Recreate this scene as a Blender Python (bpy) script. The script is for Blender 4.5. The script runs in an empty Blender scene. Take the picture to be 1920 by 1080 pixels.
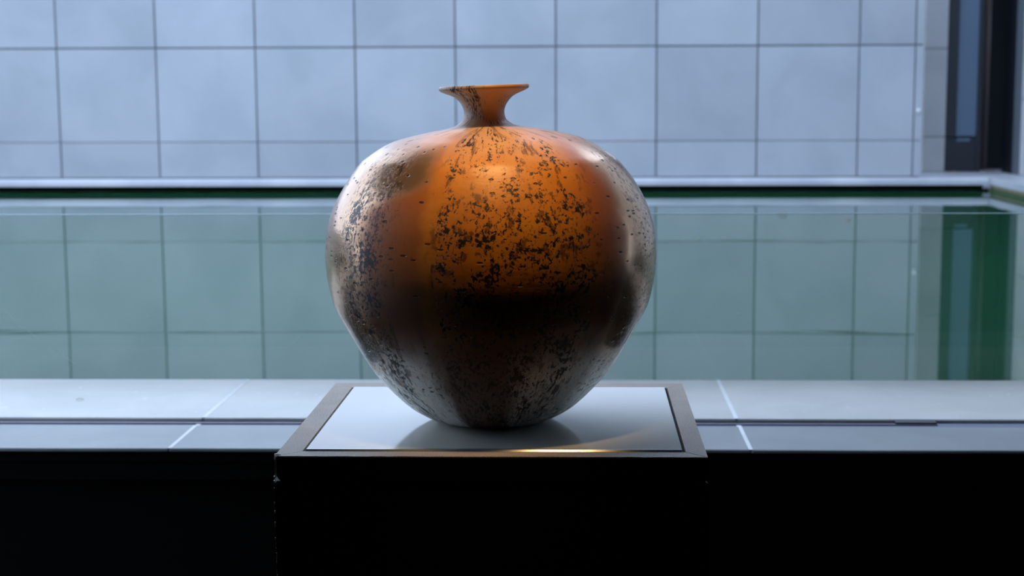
import bpy, bmesh, math, random
from mathutils import Vector, Matrix, Euler
random.seed(7)
S = bpy.context.scene
COL = S.collection

# ------------------------------------------------------------------ camera
cam = bpy.data.cameras.new('camera')
cam.sensor_width = 36.0
cam.lens = 2800 / 1920 * 36
cam.shift_x = -(1015 - 960) / 1920
cam.clip_start = 0.05
cam.dof.use_dof = True
cam.dof.focus_distance = 2.08
cam.dof.aperture_fstop = 7.1
camo = bpy.data.objects.new('camera', cam)
COL.objects.link(camo)
yaw, pitch, roll = math.atan(75 / 2800), math.atan(365 / 2800), -0.0036
camo.matrix_world = Matrix.Translation((0, 0, 1.4)) @ (
    Matrix.Rotation(yaw, 4, 'Z') @ Matrix.Rotation(math.pi / 2 - pitch, 4, 'X') @ Matrix.Rotation(roll, 4, 'Z'))
S.camera = camo

# ------------------------------------------------------------------ sky (even, bluish overcast)
w = bpy.data.worlds.new('sky')
S.world = w
w.use_nodes = True
bg = w.node_tree.nodes['Background']
bg.inputs[0].default_value = (0.565, 0.71, 0.98, 1)
bg.inputs[1].default_value = 3.15

S.view_settings.view_transform = 'Standard'
S.view_settings.look = 'None'
S.view_settings.gamma = 1
S.view_settings.use_curve_mapping = False
S.view_settings.exposure = 0.0

LAMP_W = 100
LAMP_COL = (1.0, 0.60, 0.25)


# ------------------------------------------------------------------ material helpers
def new_mat(name):
    m = bpy.data.materials.new(name)
    m.use_nodes = True
    nt = m.node_tree
    return m, nt, nt.nodes['Principled BSDF']


def setc(p, name, v):
    p.inputs[name].default_value = v


def node(nt, t, **kw):
    n = nt.nodes.new(t)
    for k, v in kw.items():
        setattr(n, k, v)
    return n


def val(nt, op, a, b=None, c=None, clamp=False):
    n = nt.nodes.new('ShaderNodeMath')
    n.operation = op
    n.use_clamp = clamp
    for i, x in enumerate((a, b, c)):
        if x is None:
            continue
        if isinstance(x, (int, float)):
            n.inputs[i].default_value = x
        else:
            nt.links.new(x, n.inputs[i])
    return n.outputs[0]


def ramp(nt, x, lo, hi, a=0.0, b=1.0, smooth=True):
    n = nt.nodes.new('ShaderNodeMapRange')
    n.interpolation_type = 'SMOOTHSTEP' if smooth else 'LINEAR'
    nt.links.new(x, n.inputs[0])
    for i, v in zip((1, 2, 3, 4), (lo, hi, a, b)):
        n.inputs[i].default_value = v
    return n.outputs[0]


def mixc(nt, f, a, b):
    n = nt.nodes.new('ShaderNodeMix')
    n.data_type = 'RGBA'
    for i, x in ((0, f), (6, a), (7, b)):
        if isinstance(x, (int, float)):
            n.inputs[i].default_value = x
        elif isinstance(x, tuple):
            n.inputs[i].default_value = (*x, 1)
        else:
            nt.links.new(x, n.inputs[i])
    return n.outputs[2]


def noise(nt, vec, scale, detail=4, rough=0.5, dist=0.0):
    n = nt.nodes.new('ShaderNodeTexNoise')
    if vec is not None:
        nt.links.new(vec, n.inputs['Vector'])
    n.inputs['Scale'].default_value = scale
    n.inputs['Detail'].default_value = detail
    n.inputs['Roughness'].default_value = rough
    n.inputs['Distortion'].default_value = dist
    return n.outputs['Fac']


def mapping(nt, vec, scale=(1, 1, 1), loc=(0, 0, 0)):
    n = nt.nodes.new('ShaderNodeMapping')
    nt.links.new(vec, n.inputs['Vector'])
    n.inputs['Scale'].default_value = scale
    n.inputs['Location'].default_value = loc
    return n.outputs[0]


def bump(nt, p, h, strength, dist, prev=None):
    n = nt.nodes.new('ShaderNodeBump')
    n.inputs['Strength'].default_value = strength
    n.inputs['Distance'].default_value = dist
    nt.links.new(h, n.inputs['Height'])
    if prev is not None:
        nt.links.new(prev, n.inputs['Normal'])
    if p is not None:
        nt.links.new(n.outputs[0], p.inputs['Normal'])
    return n.outputs[0]


def pos(nt):
    return nt.nodes.new('ShaderNodeNewGeometry').outputs['Position']


def objco(nt):
    return nt.nodes.new('ShaderNodeTexCoord').outputs['Object']


def stone(name, c1, c2, rough=0.5, scale=3.0, vary=0.0, spec=0.5, grain=0.0, bumpd=0.0006, specks=0.0, speck_col=(0.8, 0.8, 0.8)):
    m, nt, p = new_mat(name)
    ps = pos(nt)
    n1 = noise(nt, ps, scale, 5, 0.55, 0.4)
    col = mixc(nt, ramp(nt, n1, 0.3, 0.7), c1, c2)
    if vary:
        oi = nt.nodes.new('ShaderNodeObjectInfo')
        f = val(nt, 'MULTIPLY_ADD', oi.outputs['Random'], vary, 1 - vary / 2)
        mm = nt.nodes.new('ShaderNodeVectorMath')
        mm.operation = 'SCALE'
        nt.links.new(col, mm.inputs[0])
        nt.links.new(f, mm.inputs['Scale'])
        col = mm.outputs[0]
    if grain:
        g = noise(nt, ps, 700, 2, 0.6)
        col = mixc(nt, ramp(nt, g, 0.42, 0.62, 0, grain), col, tuple(x * 2.0 for x in c2))
    if specks:
        g = noise(nt, mapping(nt, ps, (1, 1, 1)), 45, 1, 0.4)
        col = mixc(nt, ramp(nt, g, 0.745, 0.78, 0, specks), col, speck_col)
    nt.links.new(col, p.inputs['Base Color'])
    setc(p, 'Roughness', rough)
    setc(p, 'Specular IOR Level', spec)
    bump(nt, p, noise(nt, ps, 60, 5, 0.6), 0.5, bumpd)
    return m


def plain(name, c, rough=0.5, metal=0.0, spec=0.5, nscale=20, var=0.15):
    m, nt, p = new_mat(name)
    n1 = noise(nt, pos(nt), nscale, 3)
    col = mixc(nt, n1, tuple(x * (1 - var) for x in c), tuple(x * (1 + var) for x in c))
    nt.links.new(col, p.inputs['Base Color'])
    setc(p, 'Roughness', rough)
    setc(p, 'Metallic', metal)
    setc(p, 'Specular IOR Level', spec)
    return m


M = {}
M['tile'] = stone('grey_stone_tile', (0.315, 0.34, 0.37), (0.37, 0.39, 0.42), 0.5, 1.6, vary=0.16, spec=0.35)
M['joint'] = plain('wall_joint', (0.17, 0.20, 0.21), 0.9)
M['coping'] = stone('coping_stone', (0.36, 0.38, 0.42), (0.46, 0.48, 0.50), 0.4, 2.0)
M['ledge'] = stone('ledge_stone', (0.59, 0.585, 0.55), (0.69, 0.67, 0.63), 0.38, 5.0, vary=0.08, spec=0.3, specks=0.6, speck_col=(0.9, 0.9, 0.88))
M['ledge_in'] = stone('inner_ledge_stone', (0.25, 0.275, 0.285), (0.31, 0.335, 0.34), 0.42, 5.0, vary=0.08, spec=0.5)
M['grout'] = plain('pale_grout', (0.86, 0.88, 0.88), 0.7)
M['pier'] = stone('pier_stone', (0.38, 0.39, 0.40), (0.46, 0.46, 0.46), 0.6, 2.0, vary=0.05)
M['tan'] = stone('tan_basin_stone', (0.30, 0.25, 0.15), (0.38, 0.33, 0.20), 0.8, 8)
M['moss'] = plain('mossy_stone', (0.05, 0.085, 0.03), 0.9)
M['moss_dark'] = plain('dark_moss', (0.004, 0.010, 0.003), 0.9, spec=0.1)
M['black'] = plain('black_wall', (0.004, 0.004, 0.004), 0.9, spec=0.1)
M['room'] = plain('dark_room_plaster', (0.012, 0.011, 0.010), 0.9, spec=0.1)
M['basin'] = plain('dark_basin_wall', (0.0015, 0.0025, 0.0015), 0.9, spec=0.1)
M['track'] = plain('track_metal', (0.16, 0.18, 0.25), 0.45, 0.4)
M['track_dark'] = plain('track_dark', (0.03, 0.035, 0.05), 0.6)
M['slate'] = plain('dark_slate', (0.016, 0.021, 0.028), 0.55)
M['shade_mid'] = plain('mid_shade_stone', (0.08, 0.095, 0.11), 0.55)
M['darkwall'] = plain('dark_recess', (0.003, 0.0045, 0.008), 0.5, spec=0.3)
M['pole'] = plain('brown_pole', (0.10, 0.075, 0.075), 0.5)
M['white'] = plain('white_plastic', (0.75, 0.77, 0.75), 0.5)
M['leaf'] = plain('orange_leaf', (0.50, 0.22, 0.10), 0.7)
M['leaf_pale'] = plain('pale_leaf', (0.55, 0.52, 0.40), 0.7)
M['leaf_olive'] = plain('olive_leaf', (0.36, 0.38, 0.20), 0.7)
M['frame'] = stone('pedestal_granite', (0.33, 0.27, 0.205), (0.46, 0.385, 0.305), 0.6, 14, grain=0.7, spec=0.5, bumpd=0.0004)
M['ped'] = plain('black_lacquer', (0.004, 0.004, 0.004), 0.8, spec=0.06)
M['chip'] = stone('chipped_edge', (0.80, 0.77, 0.70), (0.92, 0.90, 0.86), 0.8, 90)
M['gasket'] = plain('dark_seam', (0.02, 0.03, 0.03), 0.7)

# glazing with the reflected sky's blue put into its base colour
m, nt, p = new_mat('sky_reflection_glazing')
setc(p, 'Base Color', (0.12, 0.18, 0.26, 1))
setc(p, 'Roughness', 0.25)
M['bluepane'] = m

# pool water
m, nt, p = new_mat('green_pool_water')
ps = pos(nt)
n1 = noise(nt, ps, 0.5, 3)
nt.links.new(mixc(nt, n1, (0.011, 0.058, 0.028), (0.015, 0.078, 0.036)), p.inputs['Base Color'])
setc(p, 'Roughness', 0.02)
setc(p, 'IOR', 3.0)
b1 = noise(nt, mapping(nt, ps, (0.35, 1, 1)), 5.0, 2, 0.4)
bump(nt, p, b1, 0.30, 0.0012)
M['water'] = m

# balustrade pane: clear, faintly green, mirrors a little
m, nt, p = new_mat('clear_green_glass')
nt.nodes.remove(p)
out = nt.nodes['Material Output']
tr = node(nt, 'ShaderNodeBsdfTransparent')
tr.inputs[0].default_value = (0.99, 0.997, 0.962, 1)
gl = node(nt, 'ShaderNodeBsdfGlossy')
gl.inputs['Roughness'].default_value = 0.0
fr = node(nt, 'ShaderNodeFresnel')
fr.inputs[0].default_value = 1.30
mx = node(nt, 'ShaderNodeMixShader')
nt.links.new(fr.outputs[0], mx.inputs[0])
nt.links.new(tr.outputs[0], mx.inputs[1])
nt.links.new(gl.outputs[0], mx.inputs[2])
nt.links.new(mx.outputs[0], out.inputs[0])
M['pane'] = m
M['pane_edge'] = plain('ground_glass_edge', (0.42, 0.56, 0.55), 0.35)
M['scratch'] = plain('scratch', (0.50, 0.56, 0.55), 0.6)

# milky pedestal glass
m, nt, p = new_mat('milky_glass')
setc(p, 'Base Color', (0.64, 0.64, 0.56, 1))
setc(p, 'Roughness', 0.10)
setc(p, 'IOR', 1.20)
M['milky'] = m
m, nt, p = new_mat('glass_arris')
setc(p, 'Base Color', (0.30, 0.36, 0.35, 1))
setc(p, 'Roughness', 0.14)
setc(p, 'IOR', 1.9)
M['arris'] = m


# ------------------------------------------------------------------ vase glaze
def glaze():
    m, nt, p = new_mat('lustre_glaze')
    oc = objco(nt)
    sep = nt.nodes.new('ShaderNodeSeparateXYZ')
    nt.links.new(oc, sep.inputs[0])
    X, Y, Z = sep.outputs
    th = val(nt, 'ARCTAN2', X, val(nt, 'MULTIPLY', Y, -1.0))     # 0 faces the room, + to the right
    cyl = nt.nodes.new('ShaderNodeCombineXYZ')
    nt.links.new(val(nt, 'MULTIPLY', th, 0.25), cyl.inputs[0])
    nt.links.new(Z, cyl.inputs[1])
    cy = cyl.outputs[0]
    # base colours
    orange = mixc(nt, ramp(nt, noise(nt, oc, 14, 4, 0.6), 0.35, 0.65), (0.70, 0.27, 0.030), (0.60, 0.21, 0.026))
    wob0 = val(nt, 'SUBTRACT', noise(nt, oc, 9, 4), 0.5)
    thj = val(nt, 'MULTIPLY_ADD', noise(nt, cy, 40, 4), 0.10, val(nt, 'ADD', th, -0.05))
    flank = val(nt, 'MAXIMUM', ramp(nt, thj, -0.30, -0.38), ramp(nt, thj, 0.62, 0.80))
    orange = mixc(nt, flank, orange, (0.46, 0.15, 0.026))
    orange = mixc(nt, val(nt, 'MULTIPLY', val(nt, 'MULTIPLY_ADD', flank, 0.25, 0.75), ramp(nt, val(nt, 'MULTIPLY_ADD', wob0, 0.06, Z), 0.28, 0.19, 0, 0.85)), orange, (0.12, 0.045, 0.022))  # lower body browned to paint in the dark room's reflection
    tan = mixc(nt, ramp(nt, noise(nt, oc, 11, 4, 0.6), 0.35, 0.65), (0.55, 0.33, 0.185), (0.68, 0.44, 0.27))
    wob = val(nt, 'MULTIPLY_ADD', noise(nt, oc, 8, 3), 0.5, -0.25)
    thw = val(nt, 'ADD', th, wob)
    side = val(nt, 'MAXIMUM', ramp(nt, val(nt, 'SUBTRACT', thw, ramp(nt, Z, 0.33, 0.385, 0, 0.33)), -0.62, -0.85), ramp(nt, thw, 0.78, 1.0))
    # tan wash over the shoulder
    top = ramp(nt, val(nt, 'MULTIPLY_ADD', wob, 0.05, Z), 0.385, 0.44, 0.0, 0.8)
    col = mixc(nt, val(nt, 'MAXIMUM', side, top), orange, tan)
    ntan = val(nt, 'MULTIPLY', ramp(nt, Z, 0.458, 0.463), ramp(nt, thw, 0.05, -0.35))
    col = mixc(nt, ntan, col, (0.52, 0.43, 0.33))
    # grey bottom; silver patches carry the glass top's reflected light in the colour
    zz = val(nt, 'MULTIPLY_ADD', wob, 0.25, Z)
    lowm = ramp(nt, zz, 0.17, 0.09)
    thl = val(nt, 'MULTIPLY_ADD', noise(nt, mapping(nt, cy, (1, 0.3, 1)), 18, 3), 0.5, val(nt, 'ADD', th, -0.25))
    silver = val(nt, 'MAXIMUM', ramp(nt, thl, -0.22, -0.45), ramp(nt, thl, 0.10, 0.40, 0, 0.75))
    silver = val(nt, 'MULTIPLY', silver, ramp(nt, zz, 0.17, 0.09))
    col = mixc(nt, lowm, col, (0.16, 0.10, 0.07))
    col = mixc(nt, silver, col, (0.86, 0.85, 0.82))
    # brown clouding
    cloud = noise(nt, mapping(nt, cy, (1, 0.8, 1)), 55, 6, 0.65)
    cm = val(nt, 'MULTIPLY', ramp(nt, cloud, 0.54, 0.62), 0.75)
    # dark blotches: a field in the middle, one on the left, a light scatter on the right
    zone_mid = val(nt, 'MULTIPLY', ramp(nt, th, -0.36, -0.22), ramp(nt, th, 0.95, 0.6))
    zone_left = val(nt, 'MULTIPLY', ramp(nt, th, -1.1, -0.9), ramp(nt, th, -0.45, -0.66))
    zone_left = val(nt, 'MULTIPLY', zone_left, ramp(nt, Z, 0.44, 0.38))
    zone_right = val(nt, 'MULTIPLY', ramp(nt, th, 0.98, 1.15), 0.7)
    zone_top = ramp(nt, Z, 0.425, 0.445, 0, 0.7)
    zone = val(nt, 'MAXIMUM', val(nt, 'MAXIMUM', zone_mid, zone_left), val(nt, 'MAXIMUM', zone_right, zone_top))
    zone = val(nt, 'MAXIMUM', zone, val(nt, 'MULTIPLY', lowm, 0.38))
    neckz = ramp(nt, Z, 0.458, 0.463)
    nz1 = val(nt, 'MULTIPLY', ramp(nt, th, -1.1, -0.8), ramp(nt, thw, 0.10, -0.35))
    zone = val(nt, 'ADD', val(nt, 'MULTIPLY', zone, val(nt, 'SUBTRACT', 1.0, neckz)), val(nt, 'MULTIPLY', val(nt, 'MULTIPLY', neckz, nz1), 1.02))
    col = mixc(nt, val(nt, 'MULTIPLY', cm, zone), col, (0.10, 0.035, 0.012))
    b1a = noise(nt, mapping(nt, cy, (1, 0.85, 1), (3, 1, 0)), 150, 8, 0.72, 0.35)
    b1b = noise(nt, mapping(nt, cy, (0.8, 1.5, 1), (5, 1, 0)), 140, 8, 0.72, 0.35)
    up = ramp(nt, Z, 0.34, 0.40)
    b1 = val(nt, 'ADD', val(nt, 'MULTIPLY', b1a, val(nt, 'SUBTRACT', 1.0, up)), val(nt, 'MULTIPLY', b1b, up))
    clus = val(nt, 'MULTIPLY_ADD', noise(nt, mapping(nt, cy, (1, 1.3, 1)), 24, 2), -0.42, 0.21)
    th1 = val(nt, 'ADD', val(nt, 'ADD', val(nt, 'MULTIPLY_ADD', zone, -0.36, 0.885), clus), val(nt, 'MULTIPLY', ramp(nt, Z, 0.33, 0.39, 0, 0.045), val(nt, 'SUBTRACT', 1.0, neckz)))
    blot = val(nt, 'MULTIPLY', ramp(nt, val(nt, 'SUBTRACT', b1, th1), 0.0, 0.03), zone, clamp=True)
    # long dark runs
    b3 = noise(nt, mapping(nt, cy, (1, 0.14, 1), (7, 2, 0)), 70, 4, 0.65)
    runs = val(nt, 'MULTIPLY', ramp(nt, b3, 0.60, 0.66), val(nt, 'MULTIPLY', ramp(nt, Z, 0.36, 0.28), val(nt, 'MAXIMUM', zone, 0.25)))
    # fine specks
    b2 = noise(nt, mapping(nt, cy, (1, 0.7, 1)), 210, 3, 0.6)
    fzone = val(nt, 'MAXIMUM', val(nt, 'MAXIMUM', val(nt, 'MULTIPLY', lowm, 0.75), zone_left), val(nt, 'MULTIPLY', zone_right, 0.8))
    fine = val(nt, 'MULTIPLY', ramp(nt, b2, 0.56, 0.62), val(nt, 'MAXIMUM', fzone, 0.05))
    dark = val(nt, 'MAXIMUM', val(nt, 'MAXIMUM', blot, runs), val(nt, 'MULTIPLY', fine, 0.85), clamp=True)
    col = mixc(nt, dark, col, (0.022, 0.014, 0.011))
    # little horizontal pits
    v = nt.nodes.new('ShaderNodeTexVoronoi')
    v.feature = 'F1'
    nt.links.new(mapping(nt, cy, (0.36, 1.0, 1)), v.inputs['Vector'])
    v.inputs['Scale'].default_value = 150
    v.inputs['Randomness'].default_value = 1.0
    sc = nt.nodes.new('ShaderNodeSeparateColor')
    nt.links.new(v.outputs['Color'], sc.inputs[0])
    sel = ramp(nt, val(nt, 'MULTIPLY_ADD', side, 0.24, sc.outputs[0]), 0.86, 0.88)
    pitn = noise(nt, cy, 7, 2)
    sel = val(nt, 'MULTIPLY', sel, ramp(nt, pitn, 0.30, 0.42))
    d2 = val(nt, 'MULTIPLY_ADD', noise(nt, cy, 300, 2), 0.25, v.outputs['Distance'])
    pit = val(nt, 'MULTIPLY', ramp(nt, d2, 0.40, 0.30), sel)
    col = mixc(nt, val(nt, 'MULTIPLY', pit, 0.85), col, (0.03, 0.018, 0.012))
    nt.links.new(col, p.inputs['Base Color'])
    sidez = val(nt, 'MULTIPLY', side, ramp(nt, Z, 0.435, 0.405))
    lust = val(nt, 'MAXIMUM', sidez, silver)
    rr = val(nt, 'MULTIPLY_ADD', noise(nt, oc, 25, 3), 0.12, val(nt, 'MULTIPLY_ADD', lust, -0.20, 0.36))
    nt.links.new(val(nt, 'MULTIPLY', val(nt, 'MAXIMUM', val(nt, 'MULTIPLY', sidez, 0.7), val(nt, 'MULTIPLY', silver, 0.35)), val(nt, 'SUBTRACT', 1.0, dark)), p.inputs['Metallic'])
    nt.links.new(val(nt, 'MULTIPLY_ADD', lust, 0.05, 1.45), p.inputs['IOR'])
    nt.links.new(val(nt, 'MULTIPLY_ADD', dark, 0.12, rr), p.inputs['Roughness'])
    h1 = val(nt, 'MULTIPLY', pit, -1.0)
    n1 = bump(nt, None, h1, 1.0, 0.0022)
    h2 = val(nt, 'MULTIPLY_ADD', dark, -0.25, noise(nt, mapping(nt, cy, (0.5, 1, 1)), 40, 4, 0.55))
    n2 = bump(nt, None, h2, 0.6, 0.0012, n1)
    # throwing rings
    h3 = noise(nt, mapping(nt, cy, (0.06, 1, 1)), 45, 3)
    bump(nt, p, h3, 0.35, 0.0012, n2)
    return m


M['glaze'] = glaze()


# ------------------------------------------------------------------ mesh helpers
def link(name, bm, mat, parent=None, smooth=False, loc=(0, 0, 0), bevel=0.0, segs=2):
    if bevel:
        bmesh.ops.bevel(bm, geom=list(bm.edges), offset=bevel, segments=segs, affect='EDGES', profile=0.6, clamp_overlap=True)
    bmesh.ops.recalc_face_normals(bm, faces=bm.faces)
    me = bpy.data.meshes.new(name)
    bm.to_mesh(me)
    bm.free()
    for m_ in (mat if isinstance(mat, list) else [mat]):
        me.materials.append(m_)
    if smooth:
        me.polygons.foreach_set('use_smooth', [True] * len(me.polygons))
    o = bpy.data.objects.new(name, me)
    o.location = loc
    o.parent = parent
    COL.objects.link(o)
    return o


def bx(bm, x0, x1, y0, y1, z0, z1):
    vs = [bm.verts.new((x, y, z)) for z in (z0, z1) for y in (y0, y1) for x in (x0, x1)]
    for f in ((0, 1, 3, 2), (4, 6, 7, 5), (0, 4, 5, 1), (2, 3, 7, 6), (0, 2, 6, 4), (1, 5, 7, 3)):
        bm.faces.new([vs[i] for i in f])
    return vs


def box(name, mat, x0, x1, y0, y1, z0, z1, parent=None, bevel=0.0, segs=2):
    bm = bmesh.new()
    bx(bm, x0, x1, y0, y1, z0, z1)
    return link(name, bm, mat, parent, bevel=bevel, segs=segs)


def struct(o):
    o['kind'] = 'structure'
    return o


def empty(name, loc=(0, 0, 0)):
    o = bpy.data.objects.new(name, None)
    o.location = loc
    o.empty_display_size = 0.1
    COL.objects.link(o)
    return o


def tag(o, label, cat, group=None, kind=None):
    o['label'] = label
    o['category'] = cat
    if group:
        o['group'] = group
    if kind:
        o['kind'] = kind
    return o


def smooth_profile(pts, per=8):
    """Catmull-Rom through (r, z) points."""
    out = []
    n = len(pts)
    for i in range(n - 1):
        p0 = pts[max(i - 1, 0)]; p1 = pts[i]; p2 = pts[i + 1]; p3 = pts[min(i + 2, n - 1)]
        for k in range(per):
            t = k / per
            out.append(tuple(0.5 * (2 * p1[j] + (p2[j] - p0[j]) * t + (2 * p0[j] - 5 * p1[j] + 4 * p2[j] - p3[j]) * t * t
                                    + (-p0[j] + 3 * p1[j] - 3 * p2[j] + p3[j]) * t ** 3) for j in (0, 1)))
    out.append(pts[-1])
    return out


# ------------------------------------------------------------------ dark room we look out of
struct(box('floor', M['room'], -2.6, 4.5, -3.5, 3.06, -0.1, 0.0))
struct(box('ceiling', M['room'], -2.6, 4.7, -3.7, 3.60, 2.80, 3.05))
struct(box('wall_back', M['room'], -2.6, 4.7, -3.7, -3.5, 0.0, 2.80))
struct(box('wall_left', M['room'], -2.6, -2.5, -3.5, 1.85, 0.0, 2.80))
struct(box('wall_right', M['room'], 4.5, 4.7, -3.5, 3.60, 0.0, 2.80))
struct(box('bounce_floor_left', M['coping'], -9.0, -2.602, -3.5, 3.05, -0.1, 0.0))  # unseen pale floor, added to bounce daylight in through the open left side
lw = struct(box('wall_front', M['black'], -4.495, 4.495, 3.062, 3.735, 0.0, 0.60))

# ------------------------------------------------------------------ window ledge of stone slabs
ledge = struct(empty('trim_1', (0, 3.0, 0.60)))
ledge.name = 'trim_1'
ZB = 0.60


def wavy_slab(name, mat, x0, x1, y0, y1, z0, z1, amp, seed, parent):
    """slab with a slightly hand-cut front edge and a small arris"""
    rng = random.Random(seed)
    n = max(2, int((x1 - x0) / 0.06))
    bm = bmesh.new()
    rows = []
    ph = [rng.uniform(0, 6.28) for _ in range(3)]
    for i in range(n + 1):
        x = x0 + (x1 - x0) * i / n
        d = amp * (math.sin(x * 5 + ph[0]) * 0.5 + math.sin(x * 13 + ph[1]) * 0.3 + math.sin(x * 31 + ph[2]) * 0.2)
        a = 0.0022
        sec = [(y0 + d, z0), (y0 + d, z1 - a), (y0 + d + a, z1), (y1 - a, z1), (y1, z1 - a), (y1, z0)]
        rows.append([bm.verts.new((x, y, z)) for y, z in sec])
    for a_, b_ in zip(rows, rows[1:]):
        for k in range(6):
            bm.faces.new((a_[k], a_[(k + 1) % 6], b_[(k + 1) % 6], b_[k]))
    bm.faces.new(rows[0])
    bm.faces.new(rows[-1][::-1])
    return link(name, bm, mat, parent)


def local(o):
    """keep world placement when parented to a moved empty"""
    o.matrix_parent_inverse = Matrix.Translation(-Vector(o.parent.location))
    return o


J = [-4.48, -3.262, -2.06, -0.857, 0.350, 1.556, 2.762, 4.48]
for i in range(len(J) - 1):
    a, b = J[i] + 0.0042, J[i + 1] - 0.0042
    local(wavy_slab('outer_slab', M['ledge'], a, b, 3.303, 3.765, 0.640, 0.672, 0.003, 10 + i, ledge))
    local(wavy_slab('inner_slab', M['ledge_in'], a, b, 3.016, 3.236, 0.6635, 0.670, 0.002, 40 + i, ledge))
for x in J[1:-1]:
    local(box('grout_line', M['grout'], x - 0.0045, x + 0.0045, 3.306, 3.763, 0.640, 0.6724, ledge))
    local(box('grout_line', M['grout'], x - 0.0041, x + 0.0041, 3.019, 3.234, 0.6636, 0.6704, ledge))
# sliding-door track set between the slabs
local(box('ledge_bed', M['black'], -4.48, 4.48, 3.03, 3.76, 0.60, 0.640, ledge))
local(box('ledge_bed', M['black'], -4.48, 4.48, 3.024, 3.234, 0.6401, 0.6633, ledge))
local(box('track_strip', M['track'], -4.48, 4.48, 3.241, 3.285, 0.640, 0.6665, ledge, 0.001))
local(box('track_rib', M['track_dark'], -4.48, 0.79, 3.262, 3.268, 0.6665, 0.6685, ledge))
local(box('track_rib', M['track_dark'], 0.70, 0.79, 3.272, 3.300, 0.6665, 0.6715, ledge))
for x in (-0.857, 0.350):
    local(box('track_grout', M['grout'], x - 0.005, x + 0.005, 3.242, 3.262, 0.6665, 0.6672, ledge))

# ------------------------------------------------------------------ glass barrier on the pool side of the ledge
gb = tag(empty('glass_barrier', (0, 3.79, 0.60)),
         'low clear glass barrier standing along the pool side of the grey ledge', 'glass barrier')
box('pane', M['pane'], -4.4, 4.4, -0.005, 0.005, 0, 0.4945, gb)
box('polished_edge', M['pane_edge'], -4.4, 4.4, -0.005, 0.005, 0.4945, 0.4965, gb)


def streak(p, q, wdt):
    a, b = Vector(p), Vector(q)
    d = (b - a).normalized()
    nrm = Vector((-d.z, 0, d.x)) * wdt / 2
    bm = bmesh.new()
    quad = [a, (a * 0.5 + b * 0.5) + nrm, b, (a * 0.5 + b * 0.5) - nrm]
    f = [bm.verts.new(v) for v in quad]
    g = [bm.verts.new(v + Vector((0, 0.0006, 0))) for v in quad]
    bm.faces.new(f)
    bm.faces.new(g[::-1])
    for k in range(4):
        bm.faces.new((f[k], g[k], g[(k + 1) % 4], f[(k + 1) % 4]))
    return link('scratch', bm, M['scratch'], gb)


streak((-1.53, -0.0062, 0.274), (-1.408, -0.0062, 0.176), 0.0016)
streak((-1.385, -0.0062, 0.160), (-1.312, -0.0062, 0.108), 0.0010)

# ------------------------------------------------------------------ pool
wt = box('pool_water', M['water'], -9.0, 3.248, 3.80, 11.98, 0.55, 0.616)
tag(wt, 'still green pool water mirroring the tiled wall', 'water', kind='stuff')
struct(box('pool_bed', M['basin'], -9.2, 3.25, 3.74, 11.98, 0.30, 0.545))
basin = struct(box('pool_wall_far', M['basin'], -9.2, 3.2, 11.99, 12.05, 0.30, 0.664))
box('moss_band', M['moss_dark'], -9.2, 3.25, 11.984, 11.9895, 0.60, 0.636, basin)
basr = struct(box('pool_wall_right', M['tan'], 3.262, 3.5, 3.80, 11.984, 0.30, 0.664))
box('moss_band', M['moss'], 3.252, 3.2615, 3.80, 11.98, 0.60, 0.642, basr)
bm = bmesh.new()
sec = [(11.925, 0.668), (11.925, 0.700), (11.950, 0.7265), (12.09, 0.7265), (12.09, 0.668)]
A, B = [[bm.verts.new((x, y, z)) for y, z in sec] for x in (-9.2, 3.23)]
bm.faces.new(A); bm.faces.new(B[::-1])
for k in range(5):
    bm.faces.new((A[k], A[(k + 1) % 5], B[(k + 1) % 5], B[k]))
struct(link('coping_far', bm, M['coping']))
cr = struct(box('coping_right', M['coping'], 3.235, 3.62, 3.80, 12.09, 0.668, 0.7265, bevel=0.004))
struct(box('terrace', M['coping'], 2.4, 6.0, 12.254, 15.0, 0.60, 0.714))
struct(box('ground', M['room'], -14.0, 14.0, -6, 20, -0.3, -0.12))

# ------------------------------------------------------------------ far wall: recessed backing, every tile a piece
wf = struct(box('wall_far', M['joint'], -9.0, 2.700, 12.03, 12.25, 0.60, 2.53))
xs = [-8.99] + [-8.2 + 0.8 * i for i in range(14)] + [2.640, 2.712]
zs = [0.729, 1.016, 1.768, 2.520]
rng = random.Random(3)
meshes = {}
for i in range(len(xs) - 1):
    for j in range(len(zs) - 1):
        g = 0.011
        w_, h_ = xs[i + 1] - xs[i] - g, zs[j + 1] - zs[j] - (g if j else 0.005)
        key = (round(w_, 3), round(h_, 3))
        if key not in meshes:
            bm = bmesh.new()
            bx(bm, 0, w_, 0, 0.030, 0, h_)
            bmesh.ops.bevel(bm, geom=list(bm.edges), offset=0.002, segments=1, affect='EDGES')
            me = bpy.data.meshes.new('tile')
            bmesh.ops.recalc_face_normals(bm, faces=bm.faces)
            bm.to_mesh(me)
            bm.free()
            me.materials.append(M['tile'])
            meshes[key] = me
        o = bpy.data.objects.new('tile', meshes[key])
        o.location = (xs[i] + g / 2, 12.0 + rng.uniform(-0.0015, 0.0015), zs[j] + g / 2)
        o.parent = wf
        COL.objects.link(o)
# white fixture near the wall's right end
fx = box('wall_cap', M['white'], -0.013, 0.013, -0.02, 0.0, -0.014, 0.014, bevel=0.004)
fx.location = (2.672, 11.996, 1.255)
tag(fx, 'tiny white cap fixed near the right end of the tiled wall', 'fixture')

# low wall closing the court on the left, out of frame
struct(box('wall_court_left', M['tile'], -9.4, -9.2, 3.8, 12.2, 0.3, 2.0))

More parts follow.
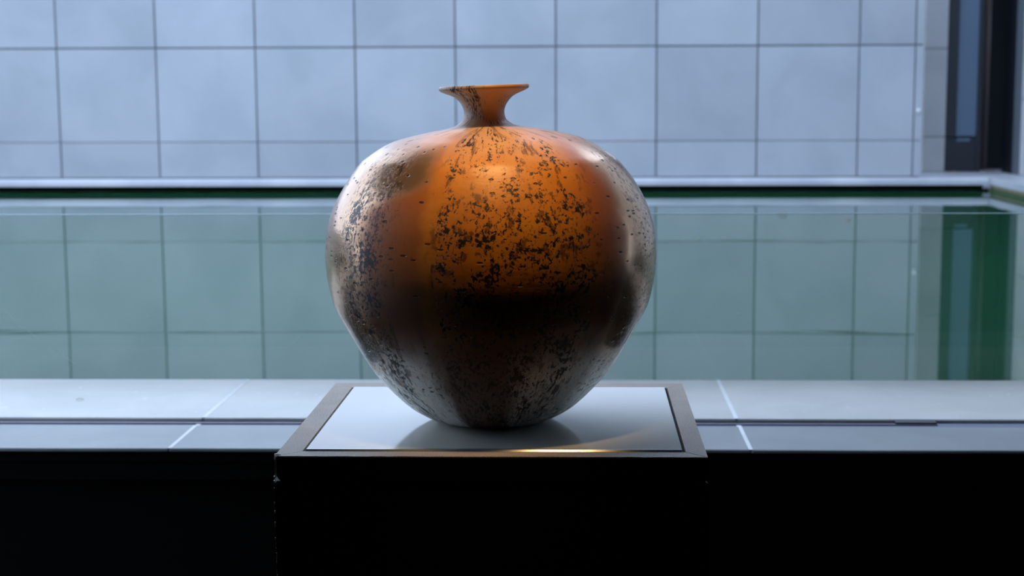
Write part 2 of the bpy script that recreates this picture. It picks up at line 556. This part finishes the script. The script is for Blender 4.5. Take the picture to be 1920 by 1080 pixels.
# ------------------------------------------------------------------ recess at right: pier, glazed bay, pole, side wall
pier = struct(box('pier', M['joint'], 2.952, 3.124, 13.03, 13.30, 0.715, 3.0))
for z0, z1 in ((0.716, 1.016), (1.016, 1.768), (1.768, 2.520), (2.520, 3.01)):
    box('stone_block', M['pier'], 2.944, 3.132, 13.0, 13.31, z0 + 0.003, z1 - 0.003, pier, 0.002)
struct(box('wall_recess', M['darkwall'], 2.3, 6.0, 13.46, 13.7, 0.714, 3.02))
w1 = struct(empty('window_1', (3.265, 13.05, 0.715)))
box('frame_post', M['slate'], -0.145, -0.028, -0.01, 0.10, 0.30, 2.3, w1, 0.003)
box('frame_post', M['slate'], 0.147, 0.185, -0.01, 0.10, 0.0, 2.3, w1, 0.003)
box('glass_pane', M['bluepane'], -0.028, 0.147, 0.02, 0.035, 0.305, 2.3, w1)
box('plinth_panel', M['slate'], -0.145, 0.146, 0.0, 0.10, 0.0, 0.292, w1, 0.003)
box('plinth_rail', M['bluepane'], -0.02, 0.09, -0.012, -0.0005, 0.262, 0.284, w1, 0.002)
pl = bmesh.new()
bmesh.ops.create_cone(pl, cap_ends=True, segments=20, radius1=0.024, radius2=0.024, depth=2.3)
po = link('downpipe', pl, M['pole'], smooth=True, loc=(3.565, 13.36, 0.715 + 1.15))
tag(po, 'slim brown vertical pipe standing in the dark recess at right', 'pipe')
# side wall with a softly rounded far end, in courses
sw = struct(empty('wall_side', (3.62, 9.0, 0.70)))
for z0, z1 in ((0.716, 1.340), (1.340, 1.840), (1.840, 2.34), (2.34, 3.0), (3.0, 3.7), (3.7, 4.4), (4.4, 5.1), (5.1, 5.8)):
    for y0, y1, rnd in ((3.9, 6.9, False), (6.9, 9.7, False), (9.7, 12.48, True)):
        bm = bmesh.new()
        out_ = [(3.62, y0 + 0.003)]
        if rnd:
            r = 0.02
            cxr, cyr = 3.62 + r, y1 - r
            for k in range(13):
                a = math.pi - math.pi / 2 * k / 12
                out_.append((cxr + r * math.cos(a), cyr + r * math.sin(a)))
            out_ += [(4.3, y1), (4.3, y0 + 0.003)]
        else:
            out_ += [(3.62, y1 - 0.003), (4.3, y1 - 0.003), (4.3, y0 + 0.003)]
        lo = [bm.verts.new((x, y, z0 + 0.003)) for x, y in out_]
        hi = [bm.verts.new((x, y, z1 - 0.003)) for x, y in out_]
        bm.faces.new(lo[::-1])
        bm.faces.new(hi)
        for k in range(len(out_)):
            q = (k + 1) % len(out_)
            bm.faces.new((lo[k], lo[q], hi[q], hi[k]))
        o = link('stone_course', bm, M['pier'], sw)
        local(o)
struct(box('shade_step_mid', M['shade_mid'], 3.621, 4.3, 12.485, 12.68, 0.714, 3.0))  # mid-tone block standing in for the side wall's fading shade
struct(box('shade_step_dark', M['darkwall'], 3.622, 4.3, 12.685, 13.0, 0.714, 3.0))  # near-black block painting the deepest step of that shade
# dark storey over the recess and the right part of the court wall
struct(box('upper_storey', M['slate'], -1.1, 6.2, 12.3, 12.6, 3.10, 5.6))
struct(box('recess_roof', M['slate'], 2.75, 6.2, 12.604, 15.0, 3.02, 3.2))

# ------------------------------------------------------------------ pedestal
PX0, PX1, PY0, PY1, PT = -0.4275, 0.1755, 2.023, 2.553, 0.900
GX0, GX1, GY0, GY1 = -0.393, 0.1465, 2.052, 2.512
ped = tag(empty('pedestal', (-0.126, 2.288, 0.0)),
          'square black display pedestal with granite rim and milky glass top under the vase', 'pedestal')


def P(o):
    o.matrix_parent_inverse = Matrix.Translation(-Vector(ped.location))
    return o


T = 0.034
def frame_piece(o1, o2, i1, i2, jag=0):
    bm = bmesh.new()
    top, bot = [], []
    o1, o2, i1, i2 = (Vector((*q, 0)) for q in (o1, o2, i1, i2))
    n = 60 if jag else 1
    rr = random.Random(11)
    outer = []
    for k in range(n + 1):
        q = o1.lerp(o2, k / n)
        if jag and 0 < k < n:
            q = q + Vector((0, rr.uniform(-jag, jag), 0))
        outer.append(q)
    poly = outer + [i2, i1]
    up = [bm.verts.new((v.x, v.y, PT)) for v in poly]
    dn = [bm.verts.new((v.x, v.y, PT - T)) for v in poly]
    bm.faces.new(up)
    bm.faces.new(dn[::-1])
    for k in range(len(poly)):
        q = (k + 1) % len(poly)
        bm.faces.new((up[k], up[q], dn[q], dn[k]))
    return P(link('granite_rim', bm, [M['frame']], ped))


e = 0.0006
frame_piece((PX0, PY0), (PX1, PY0), (GX0, GY0), (GX1, GY0), 0.0008)
frame_piece((PX0, PY1), (PX1, PY1), (GX0, GY1), (GX1, GY1))
frame_piece((PX0, PY0 + 0.0012), (PX0, PY1 - e), (GX0 - e, GY0 + e), (GX0 - e, GY1 - e))
frame_piece((PX1, PY0 + 0.0022), (PX1, PY1 - e), (GX1 + e, GY0 + 0.002), (GX1 + e, GY1 - e))
# glass plate, set slightly low inside the rim, with a polished sloping front arris
GZ = PT + 0.0022
bm = bmesh.new()
g = 0.0045
bx(bm, GX0 + g, GX1 - g, GY0 + 0.010, GY1 - 0.004, GZ - 0.010, GZ)
P(link('glass_top', bm, M['milky'], ped))
bm = bmesh.new()
pr = [(GY0 + 0.0015, GZ - 0.010), (GY0 + 0.0015, GZ - 0.0050), (GY0 + 0.0015, GZ - 0.0024), (GY0 + 0.0042, GZ), (GY0 + 0.0099, GZ), (GY0 + 0.0099, GZ - 0.010)]
A = [bm.verts.new((GX0 + g, y, z)) for y, z in pr]
B = [bm.verts.new((GX1 - g, y, z)) for y, z in pr]
bm.faces.new(A); bm.faces.new(B[::-1])
for k in range(6):
    bm.faces.new((A[k], A[(k + 1) % 6], B[(k + 1) % 6], B[k]))
ar = P(link('glass_arris', bm, M['arris'], ped))
bm = bmesh.new()
bx(bm, GX0, GX1, GY0, GY1, GZ - 0.024, GZ - 0.0105)
P(link('glass_bed', bm, M['gasket'], ped))
# carcass: cap band and panels below
P(box('cap_band', M['ped'], PX0 + 0.0005, PX1 - 0.0005, PY0 + 0.001, PY1 - 0.001, 0.8645, 0.8658, ped))
P(box('inner_core', M['ped'], PX0 + 0.02, PX1 - 0.02, PY0 + 0.02, PY1 - 0.02, 0.0, 0.8645, ped))
P(box('side_panel', M['ped'], PX0 - 0.001, PX1 + 0.001, PY0 - 0.001, PY0 + 0.018, 0.0, 0.8630, ped, 0.001))
P(box('side_panel', M['ped'], PX0 - 0.001, PX1 + 0.001, PY1 - 0.018, PY1 + 0.001, 0.0, 0.8630, ped, 0.001))
P(box('side_panel', M['ped'], PX0 - 0.001, PX0 + 0.018, PY0 + 0.0185, PY1 - 0.0185, 0.0, 0.8630, ped, 0.001))
P(box('side_panel', M['ped'], PX1 - 0.018, PX1 + 0.001, PY0 + 0.0185, PY1 - 0.0185, 0.0, 0.8630, ped, 0.001))
# black facing on the front and sides of the rim
P(box('rim_facing', M['ped'], PX0 + 0.004, PX1 + 0.0004, PY0 - 0.0030, PY0 - 0.0010, 0.866, 0.8988, ped))


def shard(name, pts, y0, y1):
    bm = bmesh.new()
    xr = max(x for x, z in pts)
    f = [bm.verts.new((x, y0 + (xr - x) * 0.5, z)) for x, z in pts]
    b = [bm.verts.new((x, y1, z)) for x, z in pts]
    bm.faces.new(f)
    bm.faces.new(b[::-1])
    for k in range(len(pts)):
        q = (k + 1) % len(pts)
        bm.faces.new((f[k], b[k], b[q], f[q]))
    o = P(link(name, bm, M['chip'], ped))
    return o


px = 1 / 1360.0    # metres per photographed pixel at the front face
def FX(x): return PX0 + (x - 514) * 0.000742
def FZ(y): return PT - (y - 856) * 0.000735
c1 = shard('edge_chip', [(FX(514), FZ(909)), (FX(516), FZ(901)), (FX(519), FZ(894)), (FX(521.5), FZ(898)), (FX(526), FZ(902)), (FX(519), FZ(902.5)), (FX(516), FZ(907))], PY0 - 0.006, PY0 + 0.001)
c1['label'] = 'pale chip broken out of the left corner'
shard('edge_chip', [(FX(1321), FZ(903)), (FX(1324), FZ(900)), (FX(1325), FZ(904))], PY0 - 0.004, PY0 + 0.001)
shard('edge_chip', [(FX(513), FZ(862)), (FX(514.5), FZ(852)), (FX(521), FZ(850.5)), (FX(530), FZ(852.0)), (FX(522), FZ(854.5)), (FX(517), FZ(858)), (FX(515), FZ(866))], PY0 - 0.0055, PY0 + 0.003)
# worn dotted arris down the left corner
bm = bmesh.new()
rr = random.Random(5)
z = FZ(858)
while z > 0.55:
    L = rr.uniform(0.002, 0.010)
    if rr.random() < 0.62:
        wd = rr.uniform(0.0003, 0.0010) * (1.7 if z > 0.84 else 1.0)
        x = PX0 - 0.0012 + (0.002 if z < 0.78 else 0) * 0.5
        bx(bm, x - 0.0002, x + wd, PY0 - 0.0022, PY0 + 0.001, z - L, z)
    z -= L + rr.uniform(0.0, 0.006)
o = P(link('worn_arris', bm, M['chip'], ped))
o['kind'] = 'stuff'

# ------------------------------------------------------------------ vase
VX, VY = -0.137, 2.260
vase = tag(empty('vase', (VX, VY, PT + 0.0020)),
           'large round orange-brown glazed vase with narrow flared neck on the pedestal', 'vase')


def deform(x, y, z):
    """the pot leans a touch to the left towards its lip"""
    s = min(max((z - 0.36) / 0.10, 0), 1)
    s = s * s * (3 - 2 * s)
    t = min(max((z - 0.20) / 0.30, 0), 1)
    t = t * t
    z -= 0.002 * min(max((z - 0.002) / 0.05, 0), 1)
    lean = math.radians(2.1) * (0.35 * t + 0.65 * s)
    return x - 0.0085 * s + 0.0035 * t * (1 - s), y, z + x * math.sin(lean)


def lathe(name, prof, mat, parent, n=192):
    bm = bmesh.new()
    rings = []
    for r, z in prof:
        if r < 1e-5:
            rings.append([bm.verts.new(deform(0, 0, z))])
        else:
            ring = []
            for k in range(n):
                a = 2 * math.pi * k / n
                q = 1 + 0.0035 * math.sin(2 * a + 1.0) + 0.0025 * math.sin(3 * a + z * 9)
                ring.append(bm.verts.new(deform(r * q * math.cos(a), r * q * math.sin(a), z)))
            rings.append(ring)
    for A_, B_ in zip(rings, rings[1:]):
        if len(A_) == 1:
            for k in range(n):
                bm.faces.new((A_[0], B_[k], B_[(k + 1) % n]))
        elif len(B_) == 1:
            for k in range(n):
                bm.faces.new((A_[k], B_[0], A_[(k + 1) % n]))
        else:
            for k in range(n):
                bm.faces.new((A_[k], A_[(k + 1) % n], B_[(k + 1) % n], B_[k]))
    return link(name, bm, mat, parent, smooth=True)


outer = [(0.0, 0.0006), (0.060, 0.0006), (0.074, 0.0016), (0.088, 0.0045), (0.103, 0.0105), (0.128, 0.0265), (0.155, 0.053),
         (0.181, 0.083), (0.2075, 0.127), (0.2215, 0.152), (0.2360, 0.179), (0.2440, 0.2065), (0.2492, 0.2400),
         (0.2490, 0.2765), (0.2418, 0.3172), (0.2232, 0.3577), (0.1970, 0.3947), (0.1775, 0.4108), (0.1485, 0.4280),
         (0.1250, 0.4360), (0.0880, 0.4440), (0.0600, 0.4485), (0.0440, 0.4525)]
prof = smooth_profile(outer[3:], 7)
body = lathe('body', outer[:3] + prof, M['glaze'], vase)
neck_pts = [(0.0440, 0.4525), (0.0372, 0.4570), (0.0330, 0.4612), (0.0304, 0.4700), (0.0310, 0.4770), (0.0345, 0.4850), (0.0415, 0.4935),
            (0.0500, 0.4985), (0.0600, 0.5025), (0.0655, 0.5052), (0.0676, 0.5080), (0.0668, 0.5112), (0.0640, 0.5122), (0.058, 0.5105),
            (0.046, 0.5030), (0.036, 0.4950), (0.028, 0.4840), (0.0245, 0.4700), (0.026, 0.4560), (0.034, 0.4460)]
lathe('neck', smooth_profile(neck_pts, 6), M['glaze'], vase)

# ------------------------------------------------------------------ leaves
def leaf(name, x, y, z, L, mat, label, ang, group=None):
    bm = bmesh.new()
    n = 8
    rows = []
    for k in range(n + 1):
        t = k / n
        wd = 0.32 * L * math.sin(math.pi * min(1, t * 0.97 + 0.02)) ** 0.8
        h = 0.14 * L * math.sin(math.pi * t)
        rows.append([bm.verts.new(((t - 0.5) * L, s * wd * 0.5, h + (0.12 * L if s else 0) * 0.6)) for s in (-1, 0, 1)])
    for a, b in zip(rows, rows[1:]):
        for k in range(2):
            bm.faces.new((a[k], a[k + 1], b[k + 1], b[k]))
    res = bmesh.ops.solidify(bm, geom=list(bm.faces), thickness=0.0006)
    o = link(name, bm, mat, None, True, (x, y, z))
    o.rotation_euler = (0, 0, ang)
    tag(o, label, 'leaf', group)
    return o


leaf('dry_leaf', -1.2046, 3.496, 0.6730, 0.018, M['leaf_pale'], 'small pale dry leaf lying on the ledge at left', 0.1)
leaf('fallen_leaf', 3.52, 12.98, 0.7150, 0.075, M['leaf'], 'orange dead leaf on the floor beside the brown pipe', 0.2)
leaf('fallen_leaf', 3.20, 12.93, 0.7150, 0.07, M['leaf'], 'orange dead leaf at the foot of the dark glazed bay', -0.2)
leaf('floating_leaf', 1.292, 9.57, 0.617, 0.06, M['leaf_olive'], 'yellowish leaf on the water, leftmost of the two near the wall', 0.3)
leaf('floating_leaf', 1.655, 9.28, 0.617, 0.055, M['leaf'], 'pinkish leaf on the water, rightmost of the two near the wall', 1.0)
leaf('floating_leaf', 0.629, 8.00, 0.617, 0.032, M['leaf_olive'], 'small yellow-green leaf floating just right of the vase', 0.6)
leaf('floating_leaf', 0.561, 5.28, 0.617, 0.014, M['leaf_pale'], 'tiny pale fleck floating low on the water right of the vase', 0.2)
leaf('floating_leaf', -1.531, 5.195, 0.617, 0.012, M['leaf_pale'], 'tiny pale fleck floating low on the water left of the vase', 0.9)

# ------------------------------------------------------------------ ceiling lamp over the vase
LX, LY, LZ = -0.06, 1.80, 2.68
lamp = tag(empty('ceiling_spotlight', (LX, LY, 2.80)), 'small black ceiling spotlight aimed down at the vase', 'lamp')
prof = [(0.0, 0.0), (0.095, 0.0), (0.095, -0.17), (0.090, -0.17), (0.090, -0.03), (0.0, -0.03)]
bm = bmesh.new()
n = 32
rings = [[bm.verts.new((max(r, 1e-4) * math.cos(6.28318 * k / n), max(r, 1e-4) * math.sin(6.28318 * k / n), z)) for k in range(n)] for r, z in prof]
for A_, B_ in zip(rings, rings[1:]):
    for k in range(n):
        bm.faces.new((A_[k], A_[(k + 1) % n], B_[(k + 1) % n], B_[k]))
link('housing', bm, M['ped'], lamp)
L = bpy.data.lights.new('bulb', 'SPOT')
L.energy = LAMP_W
L.color = LAMP_COL
L.spot_size = math.radians(16.5)
L.spot_blend = 1.0
L.shadow_soft_size = 0.07
lo = bpy.data.objects.new('bulb', L)
COL.objects.link(lo)
lo.parent = lamp
lo.location = (0, 0, LZ - 0.03 - 2.80)
d = Vector((-0.12, 2.12, 1.33)) - Vector((LX, LY, LZ - 0.03))
lo.rotation_euler = d.to_track_quat('-Z', 'Y').to_euler()
